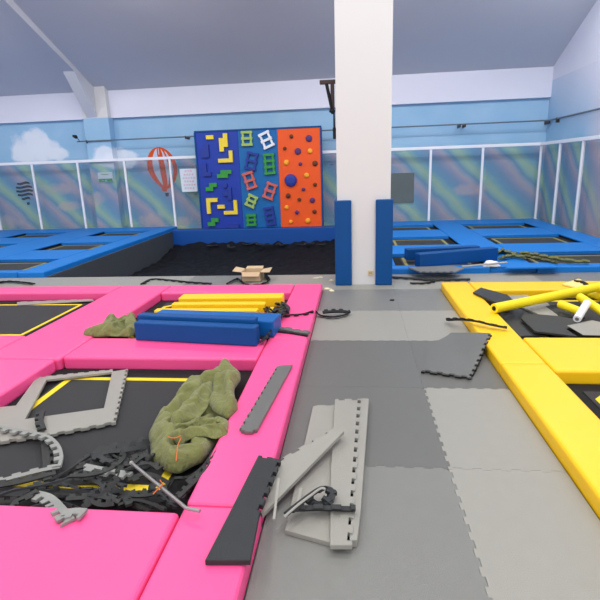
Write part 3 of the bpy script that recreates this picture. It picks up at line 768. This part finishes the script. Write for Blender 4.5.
# ---------------------------------------------------------------- edging strips
def strip(px, z, m, label, w=.045, roll=0., twist=0., side=1, th=.016, amp=.022, pitch=.085, group=None):
    zs = z if isinstance(z, (list, tuple)) else [z]*len(px)
    pts = [fl(x, y, zz) for (x, y), zz in zip(px, zs)]
    return obj('edging_strip', ribbon(pts, w, th, amp, pitch, roll, twist, side), m, label=label, cat='edging strip', group=group)
strip([(447, 320), (460, 319.5), (475, 321), (492, 325), (508, 328)], [.03, .09, .13, .125, .115], BLK, 'black toothed strip curving from the floor onto the yellow pad', w=.03, roll=.5, pitch=.11)
strip([(274, 318), (290, 315), (303, 314), (314, 310.5)], [.104]*4, BLK, 'thin black toothed strip across the far pink strip', w=.008, amp=.03, pitch=.1)
strip([(314, 310), (320, 315), (332, 317), (344, 315), (347, 312), (335, 311.5), (322, 312.5)], [.075, .02, .02, .02, .03, .045, .045], BLK, 'coiled black toothed strip on the grey floor left of the column', w=.035, roll=.4)
strip([(272, 328.5), (285, 329.5), (298, 332), (309, 333.5)], .105, DG, 'dark grey toothed strip on the pink strip right of the blue blocks', w=.06, side=-1, th=.02, pitch=.1)
obj('edging_strip', ribbon([fl(x, y, .098) for x, y in ((272, 331), (290, 333), (308, 336))], .02, .012, .0), BLK, label='black underside strip below the dark grey toothed strip', cat='edging strip')
strip([(-4, 283), (8, 281.5), (20, 282), (35, 283.5)], .02, BLK, 'black toothed strip on the far walkway at the left edge', w=.05, roll=.4, pitch=.16, amp=.03)
strip([(141, 284), (152, 279), (170, 280), (190, 282), (213, 283.5)], .016, BLK, 'black toothed strip on the far walkway behind the yellow blocks', w=.02, pitch=.14, amp=.03)
strip([(392, 277), (410, 278), (432, 279.5), (470, 279)], .02, BK, 'dark toothed strip on the walkway behind the yellow pad corner', w=.05, pitch=.14)
strip([(410, 283), (424, 283), (436, 281)], .016, BLK, 'short black strip scrap on the walkway by the yellow corner', w=.02, pitch=.1)
strip([(574, 280.5), (582, 281.5), (588, 284.5), (590, 288)], .125, BLK, 'dark toothed strip round the curved cream offcut on the far yellow pad', w=.012, amp=.035, pitch=.09)
# olive ropes / webbing on the right platform
for pts, w in (([(494, 254), (502, 250.5), (510, 253), (520, 255)], .09), ([(520, 253), (535, 254.5), (552, 258), (570, 261), (592, 262)], .05), ([(524, 256), (540, 259), (558, 263)], .04), ([(500, 258), (512, 256), (528, 258)], .07)):
    obj('webbing_strap', ribbon([fl(x, y, .13) for x, y in pts], w, .03, .03, .2, roll=.6), OLIVE if w > .045 else OLIVD, label='crumpled olive webbing strap on the right blue platform', cat='strap', group='olive straps on the right platform')
obj('pole', tube([fl(462, 266.5, .12), fl(507, 262.5, .16)], .014, seg=8), ALU, label='thin pale pole lying on the right blue platform edge', cat='pole')
# crumpled white bags
def blob(c, rx, ry, rz, seed, n=14):
    bm = bmesh.new(); bmesh.ops.create_icosphere(bm, subdivisions=3, radius=1)
    for v in bm.verts:
        k = 1+.35*noise.noise(v.co*2+Vector((seed, 0, 0))); v.co = Vector((v.co.x*rx*k, v.co.y*ry*k, max(-.1, v.co.z*k)*rz+rz*.1))+c
    return bm
obj('plastic_bag', blob(fl(491, 266, .092), .12, .07, .07, 2), RAIL, label='crumpled white plastic bag on the blue edge pad', cat='bag', smooth=True)
# askew blue pad
o = W([(505, 268), (511, 263), (550, 262.5), (560, 267)], .11)
obj('foam_pad', prism(o, lambda x, y: .092, lambda x, y: .112, .008), BLU, label='loose blue foam pad lying crooked on the right front edge', cat='foam pad')

# tangle of strips on the front trampoline
strip([(-6, 426), (14, 430), (32, 433), (48, 437), (58, 446), (61.5, 457), (59, 468)], [.05, .05, .05, .055, .05, .045, .04], STRL, 'grey toothed strip curving over the cut-out mat frame at left', w=.02, amp=.028, side=1, pitch=.08)
strip([(60, 467), (40, 471), (20, 476), (-6, 483)], .035, STRL, 'straight grey strip below the curved one at left', w=.02, amp=.01, roll=.5)
strip([(43, 411), (41, 420), (44, 430)], [.045, .055, .05], STR, 'short dark strip end standing on the cut-out mat frame', w=.03)
strip([(44, 438), (46, 455), (47, 470), (48, 482)], .02, STR, 'dark toothed strip running down beside the curved grey strip', w=.04, side=-1)
strip([(37, 494), (48, 497), (56, 503), (64, 512), (72, 522)], [.04, .045, .05, .1, .1], STRL, 'grey toothed strip curling over the bottom pink pad', w=.035, amp=.03, pitch=.07)
strip([(62, 514), (75, 512), (88, 513)], .11, STRL, 'short grey strip end on the bottom pink pad', w=.04, pitch=.07)
strip([(85, 466), (100, 469), (116, 472), (135, 475)], .06, STRL, 'pale toothed strip lying on top of the strip tangle', w=.025, amp=.03, pitch=.1)
rr = random.Random(21)
tang = [
 [(-5, 497), (15, 490), (40, 486), (62, 480), (85, 470)], [(-5, 503), (18, 500), (36, 493), (60, 489)], [(8, 516), (14, 503), (26, 497), (38, 490)],
 [(50, 480), (66, 472), (80, 462), (92, 455), (110, 452), (128, 449)], [(92, 458), (108, 452), (126, 450), (146, 446)], [(90, 461), (110, 457), (130, 456), (150, 452)],
 [(70, 476), (90, 475), (108, 470), (122, 460), (124, 452)], [(104, 482), (118, 478), (125, 468), (122, 456), (112, 455)], [(88, 478), (102, 486), (100, 498), (86, 506)],
 [(82, 508), (95, 500), (108, 492), (114, 482)], [(112, 488), (124, 496), (138, 504), (152, 512)], [(100, 492), (118, 493), (136, 496), (154, 494), (168, 488)],
 [(62, 484), (80, 488), (98, 490), (114, 498)], [(118, 505), (134, 500), (150, 503), (166, 510)], [(125, 470), (138, 466), (150, 464), (160, 470)],
 [(128, 480), (144, 474), (158, 477), (170, 484)], [(168, 492), (172, 502), (180, 500), (190, 488), (203, 476)], [(178, 498), (192, 484), (206, 470), (220, 452)],
 [(175, 478), (190, 476), (204, 466), (214, 452), (223, 440)], [(46, 498), (60, 494), (78, 496), (96, 505)], [(20, 512), (40, 505), (62, 503), (84, 510)],
 [(130, 460), (142, 456), (150, 460)], [(76, 468), (94, 464), (112, 463), (130, 462), (146, 460)], [(30, 488), (50, 484), (75, 483), (95, 482), (115, 484)],
 [(150, 486), (160, 494), (170, 504), (176, 508)], [(186, 482), (200, 470), (212, 458), (219, 446)], [(66, 499), (84, 498), (102, 497), (122, 503)],
 [(94, 452), (112, 447), (128, 444), (148, 440)], [(100, 456), (120, 449), (142, 444), (150, 441)], [(118, 462), (120, 474), (112, 486), (98, 496)],
 [(-5, 486), (20, 482), (45, 476), (58, 473)]]
for k in range(16):   # short runs criss-crossing in the middle of the heap
    x = 88+rr.random()*55; y = 450+rr.random()*30 if k % 3 else 494+rr.random()*10; a = rr.uniform(-.5, .5); L_ = rr.uniform(18, 34)
    tang.append([(x+L_*q*math.cos(a)-10, y+L_*.6*q*math.sin(a)+rr.uniform(-4, 4)) for q in (0, .4, .75, 1.1)])
for k, p in enumerate(tang):
    z = .012+.06*rr.random()
    strip(p, [z+rr.uniform(-.008, .014) for _ in p], STR if k % 4 else BK, 'dark toothed edging strip in the tangled heap on the front black trampoline', w=rr.choice((.016, .02, .026)), th=.012, amp=.013, pitch=rr.choice((.055, .065, .075)), roll=rr.uniform(-.9, .9), twist=rr.uniform(-.8, .8), side=rr.choice((1, -1)), group='tangled edging strips on the front trampoline')
# strips between blue blocks and pink strip
for k, p in enumerate([[(284, 305), (283, 312), (277, 320), (271, 330)], [(268, 308), (276, 312), (283, 306)], [(284, 303), (288, 308), (280, 316), (274, 326), (268, 333)], [(262, 341), (268, 334), (274, 328)], [(276, 304), (286, 306), (288, 312)], [(266, 309), (272, 316), (268, 324)], [(270, 322), (279, 318), (286, 311)]]):
    strip(p, [.12, .13, .12, .11][:len(p)] if len(p) == 4 else [.13]*len(p), BK if k else OLIVD, 'dark toothed strip tangled at the right end of the blue and yellow blocks', w=.05, roll=.5, twist=.8, group='strips at the end of the foam blocks')
# metal rod with twine
t = thing('metal_rod', 'thin grey metal rod slanting over the tangled strips', 'rod', fl(160, 487, .1))
obj('shaft', tube([fl(131, 462.5, .12), fl(180, 503, .13), fl(186, 508, .13), fl(200, 511, .13)], .0085, seg=8), STEEL, t)
obj('tip', tube([fl(131, 462.5, .12), fl(132.2, 463.5, .12)], .0105, seg=8), ALU, t)
obj('twine', tube([fl(153, 494, .135), fl(158, 489, .14), fl(163, 484.5, .135), fl(160, 480, .12)], .0028, seg=6), REDT, label='orange twine scrap wrapped near the metal rod', cat='twine')
# metal profiles bottom centre
def bar(p0, p1, z0, z1, w, m, label):
    a = fl(*p0, z0); c = fl(*p1, z1); d = (c-a).normalized(); s = d.cross(Vector((0, 0, 1))).normalized()*w/2; u = Vector((0, 0, .006)); bm = bmesh.new()
    V = [bm.verts.new(q) for q in (a-s, a+s, c+s, c-s, a-s+u, a+s+u, c+s+u, c-s+u)]
    for f in ((0, 1, 2, 3), (4, 7, 6, 5), (0, 4, 5, 1), (1, 5, 6, 2), (2, 6, 7, 3), (3, 7, 4, 0)): bm.faces.new([V[i] for i in f])
    obj('metal_strip', bm, m, label=label, cat='metal strip')
bar((274, 520), (278.8, 479), .15, .15, .011, ALU, 'pale metal strip beside the black mat piece at the bottom')
bar((297.5, 506), (301, 489), .056, .056, .014, ALU, 'short pale metal strip lying on the loose mat stack')
obj('edging_strip', ribbon([fl(286, 514, .075), fl(300, 503, .085), fl(312, 494, .09), fl(322, 488, .09), fl(330, 489, .085), fl(332, 496, .08), (fl(326, 506, .08))], .03, .016, .02, .085, roll=.5), BK, label='black toothed strip looping on the bottom of the loose mat stack', cat='edging strip')
obj('cable_strip', tube(catmull([fl(284, 517, .1), fl(298, 505, .11), fl(310, 496, .115), fl(321, 488.5, .112), fl(327, 490, .11)], .01), .006, seg=6), ALU, label='pale flexible strip running along the black looping strip', cat='strip')
obj('edging_strip', ribbon([fl(308, 498, .07), fl(318, 504, .07), fl(328, 500, .07), fl(331, 490, .075)], .025, .016, .02, .07, roll=.3), BK, label='small black toothed curl inside the loop on the loose stack', cat='edging strip')

# ---------------------------------------------------------------- cardboard box and scraps
a = fl(241.8, 282, .001); c = fl(261, 282, .001)
t = thing('cardboard_box', 'open cardboard box with folded out flaps on the far walkway', 'box', ((a.x+c.x)/2, a.y+.13, 0))
x0, x1, y0, y1, h = a.x, c.x, a.y, a.y+.26, .145
bm = BX(x0, x1, y0, y0+.006, .002, h); box(bm, x0, x1, y1-.006, y1, .002, h); box(bm, x0, x0+.006, y0, y1, .002, h); box(bm, x1-.006, x1, y0, y1, .002, h); box(bm, x0, x1, y0, y1, .002, .008)
obj('body', bm, CARD, t)
def flap(P, name='flap'):
    bm = bmesh.new(); A = [bm.verts.new(p) for p in P]; n = (A[1].co-A[0].co).cross(A[3].co-A[0].co).normalized()*.005
    B = [bm.verts.new(v.co+n) for v in A]; bm.faces.new(A); bm.faces.new(B[::-1])
    for i in range(4): bm.faces.new((A[i], A[(i+1) % 4], B[(i+1) % 4], B[i]))
    obj(name, bm, CARD, t)
flap([(x0, y0, h), (x0, y1, h), (x0-.13, y1-.02, h+.035), (x0-.13, y0, h+.015)])
flap([(x1, y0, h), (x1, y1, h), (x1+.13, y1, h+.02), (x1+.13, y0, h+.0)])
flap([(x0+.01, y0, h), (x1-.01, y0, h), (x1-.02, y0-.06, h-.05), (x0+.02, y0-.06, h-.05)])
flap([(x0+.01, y1, h), (x1-.01, y1, h), (x1-.02, y1+.1, h+.02), (x0+.02, y1+.1, h+.02)])
strip([(227, 283.5), (238, 279), (246, 284.5), (258, 285), (268, 281), (264, 275)], .02, BLK, 'black toothed strip curled round the cardboard box', w=.03, roll=.6, pitch=.12)
rr = random.Random(5)
for (px, py, r) in ((316, 278, .035), (321, 277.6, .025), (331.5, 280.5, .03), (328, 289, .035), (332, 291, .03)):
    c = fl(px, py, .002); n = 7
    pts = [(c.x+r*1.3*(.7+.5*rr.random())*math.cos(2*math.pi*k/n), c.y+r*(.7+.5*rr.random())*math.sin(2*math.pi*k/n)) for k in range(n)]
    obj('paper_scrap', prism(pts, .0005, lambda x, y: .006+.012*rr.random()), PAPER, label='crumpled cream paper scrap on the grey mats left of the column', cat='paper scrap', group='paper scraps by the column')
c = fl(392, 300.5, 0); obj('rubber_crumb', prism([(c.x-.03, c.y-.012), (c.x+.02, c.y-.02), (c.x+.03, c.y+.01), (c.x-.01, c.y+.022)], .0005, .012), BLK, label='small black rubber crumb on the grey mat right of the column', cat='crumb')

# ---------------------------------------------------------------- cloths
def seg_d(p, a, b_):
    ab = b_-a; t = max(0, min(1, (p-a).dot(ab)/max(ab.length_squared, 1e-9))); q = a+ab*t; return (p-q).length, q, t
def cloth(name, px, z, hmax, folds, m, label, cat, seed=0, n=95, edge=.05):
    P = [Vector(q) for q in W(px, z)]
    # round the outline
    for _ in range(1):
        Q = []
        for i in range(len(P)):
            a, b_ = P[i], P[(i+1) % len(P)]; Q += [a.lerp(b_, .15), a.lerp(b_, .85)]
        P = Q
    def inside(p):
        c = False
        for i in range(len(P)):
            a, b_ = P[i], P[i-1]
            if (a.y > p.y) != (b_.y > p.y) and p.x < (b_.x-a.x)*(p.y-a.y)/(b_.y-a.y)+a.x: c = not c
        return c
    lo = Vector((min(p.x for p in P), min(p.y for p in P))); hi = Vector((max(p.x for p in P), max(p.y for p in P)))
    s = max(hi.x-lo.x, hi.y-lo.y)/n; nx = int((hi.x-lo.x)/s)+3; ny = int((hi.y-lo.y)/s)+3
    FP = [([Vector(fl(x, y, z+hmax*.6)[:2]) for x, y in f], amp, wd) for f, amp, wd in folds]
    bm = bmesh.new(); V = {}; edgeV = set()
    cells = []
    for j in range(ny):
        for i in range(nx):
            c = lo+Vector(((i-.5)*s, (j-.5)*s))
            if inside(c): cells.append((i, j))
    cs = set(cells)
    def vert(i, j):
        if (i, j) in V: return V[(i, j)]
        p = lo+Vector(((i-1)*s, (j-1)*s))
        onb = not all(q in cs for q in ((i, j), (i-1, j), (i, j-1), (i-1, j-1)))
        d, q = min(((lambda r: (r[0], r[1]))(seg_d(p, P[k], P[(k+1) % len(P)])) for k in range(len(P))), key=lambda r: r[0])
        if onb: p = q; h = 0
        else:
            h = hmax*(1-math.exp(-d/edge))
            qx = p.x*.94+p.y*.34; qy = -p.x*.34+p.y*.94
            w1 = noise.noise(Vector((p.x*3+seed, p.y*3, 0)))
            h *= .8+.4*w1
            wx = qx+.06*noise.noise(Vector((qx*6, qy*5, seed)))
            r1 = (1-abs(noise.noise(Vector((wx*9+seed, qy*3.2, 9))))*2)
            r2 = (1-abs(noise.noise(Vector((wx*20+seed, qy*9+wx*8, 4))))*2)
            h += (hmax*.42*(r1*abs(r1)-.35)+hmax*.16*(r2-.5))*min(1, d/edge)
            for pts, amp, wd in FP:
                dd = min(seg_d(p, a, b_)[0] for a, b_ in zip(pts, pts[1:]))
                h += amp*math.exp(-dd/wd)*min(1, d/.02)
            h = max(h, .012)
        v = bm.verts.new((p.x, p.y, z+h)); V[(i, j)] = v
        if onb: edgeV.add((i, j))
        return v
    for (i, j) in cells: bm.faces.new((vert(i, j), vert(i+1, j), vert(i+1, j+1), vert(i, j+1)))
    top = []
    o = obj(name, bm, m, label=label, cat=cat, smooth=True)
    return o
Zc = .05
def sim_cloth(o, grow, frames, ground, gz=.0, stiff=12, bend_=.25):
    """let the cloth settle: surplus material buckles into folds; the result is stored as plain mesh data"""
    vg = o.vertex_groups.new(name='pin')
    me = o.data; cnt = {}
    for p in me.polygons:
        for ek in p.edge_keys: cnt[ek] = cnt.get(ek, 0)+1
    idx = sorted({v for ek, n in cnt.items() if n == 1 for v in ek}); vg.add(idx, 1., 'REPLACE')
    g = obj('ground', BX(-4, 1, 1, 6, ground-.3, ground), BLK); g.modifiers.new('c', 'COLLISION'); g.collision.thickness_outer = .006; g.collision.cloth_friction = 20
    m = o.modifiers.new('cloth', 'CLOTH'); st = m.settings
    st.quality = 6; st.mass = .25; st.tension_stiffness = stiff; st.compression_stiffness = stiff; st.shear_stiffness = stiff*.5; st.bending_stiffness = bend_
    st.vertex_group_mass = 'pin'; st.pin_stiffness = 2; st.shrink_min = -grow; st.air_damping = 4
    m.collision_settings.distance_min = .005; m.collision_settings.use_self_collision = True; m.collision_settings.self_distance_min = .004
    m.point_cache.frame_start = 1; m.point_cache.frame_end = frames
    for f in range(1, frames+1): S.frame_set(f)
    dg = bpy.context.evaluated_depsgraph_get(); ev = o.evaluated_get(dg)
    co = [v.co.copy() for v in ev.to_mesh().vertices]; ev.to_mesh_clear()
    o.modifiers.remove(m)
    for v, c in zip(o.data.vertices, co):
        d = c-v.co
        v.co = c if d.length < .09 else v.co+d*(.09/d.length)
    o.vertex_groups.clear()
    bpy.data.objects.remove(g)
    S.frame_set(1)
    bm = bmesh.new(); bm.from_mesh(o.data)
    bmesh.ops.smooth_vert(bm, verts=[v for v in bm.verts if not v.is_boundary], factor=.4, use_axis_x=True, use_axis_y=True, use_axis_z=True)
    bmesh.ops.subdivide_edges(bm, edges=list(bm.edges), cuts=1, use_grid_fill=True, smooth=.6)
    bmesh.ops.recalc_face_normals(bm, faces=bm.faces)
    bmesh.ops.solidify(bm, geom=list(bm.faces), thickness=.004)
    bm.to_mesh(o.data); bm.free()
    for p in o.data.polygons: p.use_smooth = True
Zc = .03
t = thing('olive_jacket', 'crumpled olive green jacket lying on the front trampoline beside the pink strip', 'jacket', fl(195, 440, .0))
def jacket_part(name, px, z, h, folds, seed, n, edge, grow, ground, bnd):
    o = cloth(name, px, z, h, folds, OLIVE, None, None, seed=seed, n=n, edge=edge)
    sim_cloth(o, grow, 24, ground, bend_=bnd)
    for k in ('label', 'category'):
        if k in o: del o[k]
    o.parent = t; o.location = Vector(o.location)-Vector(t.location)
jacket_part('body', [(148, 434), (151, 452), (149, 460), (160, 466), (166, 472), (180, 474), (190, 468), (204, 462), (214, 446), (224, 434), (229, 422), (232, 404), (234, 378), (222, 372), (206, 381), (186, 388), (176, 396), (172, 404), (157, 416)], Zc, .09,
    [([(200, 384), (176, 424), (168, 436)], .05, .03), ([(206, 386), (190, 410), (178, 432)], -.03, .02), ([(160, 420), (164, 448), (176, 466)], .045, .025), ([(176, 446), (200, 452)], .03, .025)], 3, 46, .03, .16, .02, 3)
jacket_part('collar', [(215, 373), (222, 364), (231, 366), (240, 372), (241, 380), (234, 390), (236, 404), (239, 410), (228, 420), (214, 412), (209, 404), (212, 388)], .085, .07,
    [([(222, 372), (219, 392), (224, 408)], -.035, .02), ([(232, 374), (228, 396), (232, 408)], .03, .02)], 5, 30, .02, .15, .06, 3)
jacket_part('sleeve', [(171, 430), (184, 424), (196, 418), (222, 417), (229, 421), (228, 434), (218, 439), (200, 436), (188, 440), (180, 447), (173, 441)], .09, .07,
    [([(182, 434), (204, 426), (224, 426)], .03, .03), ([(190, 432), (212, 432)], -.02, .015)], 8, 36, .02, .14, .07, 3)
jacket_part('front_flap', [(170, 424), (184, 406), (198, 392), (212, 380), (213, 396), (206, 410), (199, 418), (184, 424), (172, 436)], .08, .05,
    [([(178, 422), (206, 388)], .03, .025), ([(190, 418), (208, 398)], -.02, .02)], 12, 34, .02, .12, .06, 3)
tw = obj('drawstring', tube(catmull([fl(181, 438, .15), fl(178, 445, .15), fl(177, 452, .145), fl(176, 462, .13)], .01), .0028, seg=6), REDT, t, label='orange drawstring')
tw = obj('drawstring', tube(catmull([fl(168, 437, .15), fl(175, 438, .155), fl(182, 435, .155)], .01), .003, seg=6), REDT, t, label='orange drawstring')
sm = cloth('olive_cloth', [(83, 335), (85, 331), (99, 333), (104, 320), (112, 317), (122, 320), (134, 314), (140, 330), (132, 337), (112, 336), (97, 337)], .092, .10,
      [([(104, 330), (116, 324), (124, 319)], .04, .03), ([(90, 333), (110, 334)], .02, .02), ([(112, 330), (124, 328)], -.04, .02)], OLIVE, 'small crumpled olive cloth on the pink pad left of the blue blocks', 'cloth', seed=14, n=34, edge=.05)
sim_cloth(sm, .18, 24, .085, bend_=2.)

# ---------------------------------------------------------------- lamps
LP = [(-9, 9.6), (-4.2, 9.6), (.2, 9.6), (3.9, 9.6), (-9, 5.6), (-4.2, 5.6), (1.0, 4.6), (3.9, 5.6), (-6, 1.6), (-1.6, 1.4), (2.6, 1.4), (-3.5, -1.6), (1.2, -1.6)]
for (x, y) in LP:
    z = min(cz(y), cz(2.5))-.25
    t = thing('ceiling_light', 'white rectangular ceiling light hanging from the hall roof', 'ceiling light', (x, y, z), 'hall ceiling lights')
    obj('housing', BX(x-.65, x+.65, y-.35, y+.35, z+.02, z+.08, .01), WHITE, t)
    L = bpy.data.lights.new('lamp', 'AREA'); L.shape = 'RECTANGLE'; L.size = 1.2; L.size_y = .6; L.energy = 100; L.color = (1, .975, .94)
    lo = bpy.data.objects.new('lamp', L); link(lo); lo.parent = t; lo.location = (0, 0, 0)
# added fill: world light enters where the rear wall is left out
w = bpy.data.worlds.new('world'); S.world = w; w.use_nodes = True
w.node_tree.nodes['Background'].inputs[0].default_value = (.97, .98, 1, 1)
w.node_tree.nodes['Background'].inputs[1].default_value = 1.5

vs = S.view_settings; vs.view_transform = 'Standard'; vs.look = 'None'; vs.gamma = 1; vs.exposure = -.08
vs.use_curve_mapping = False
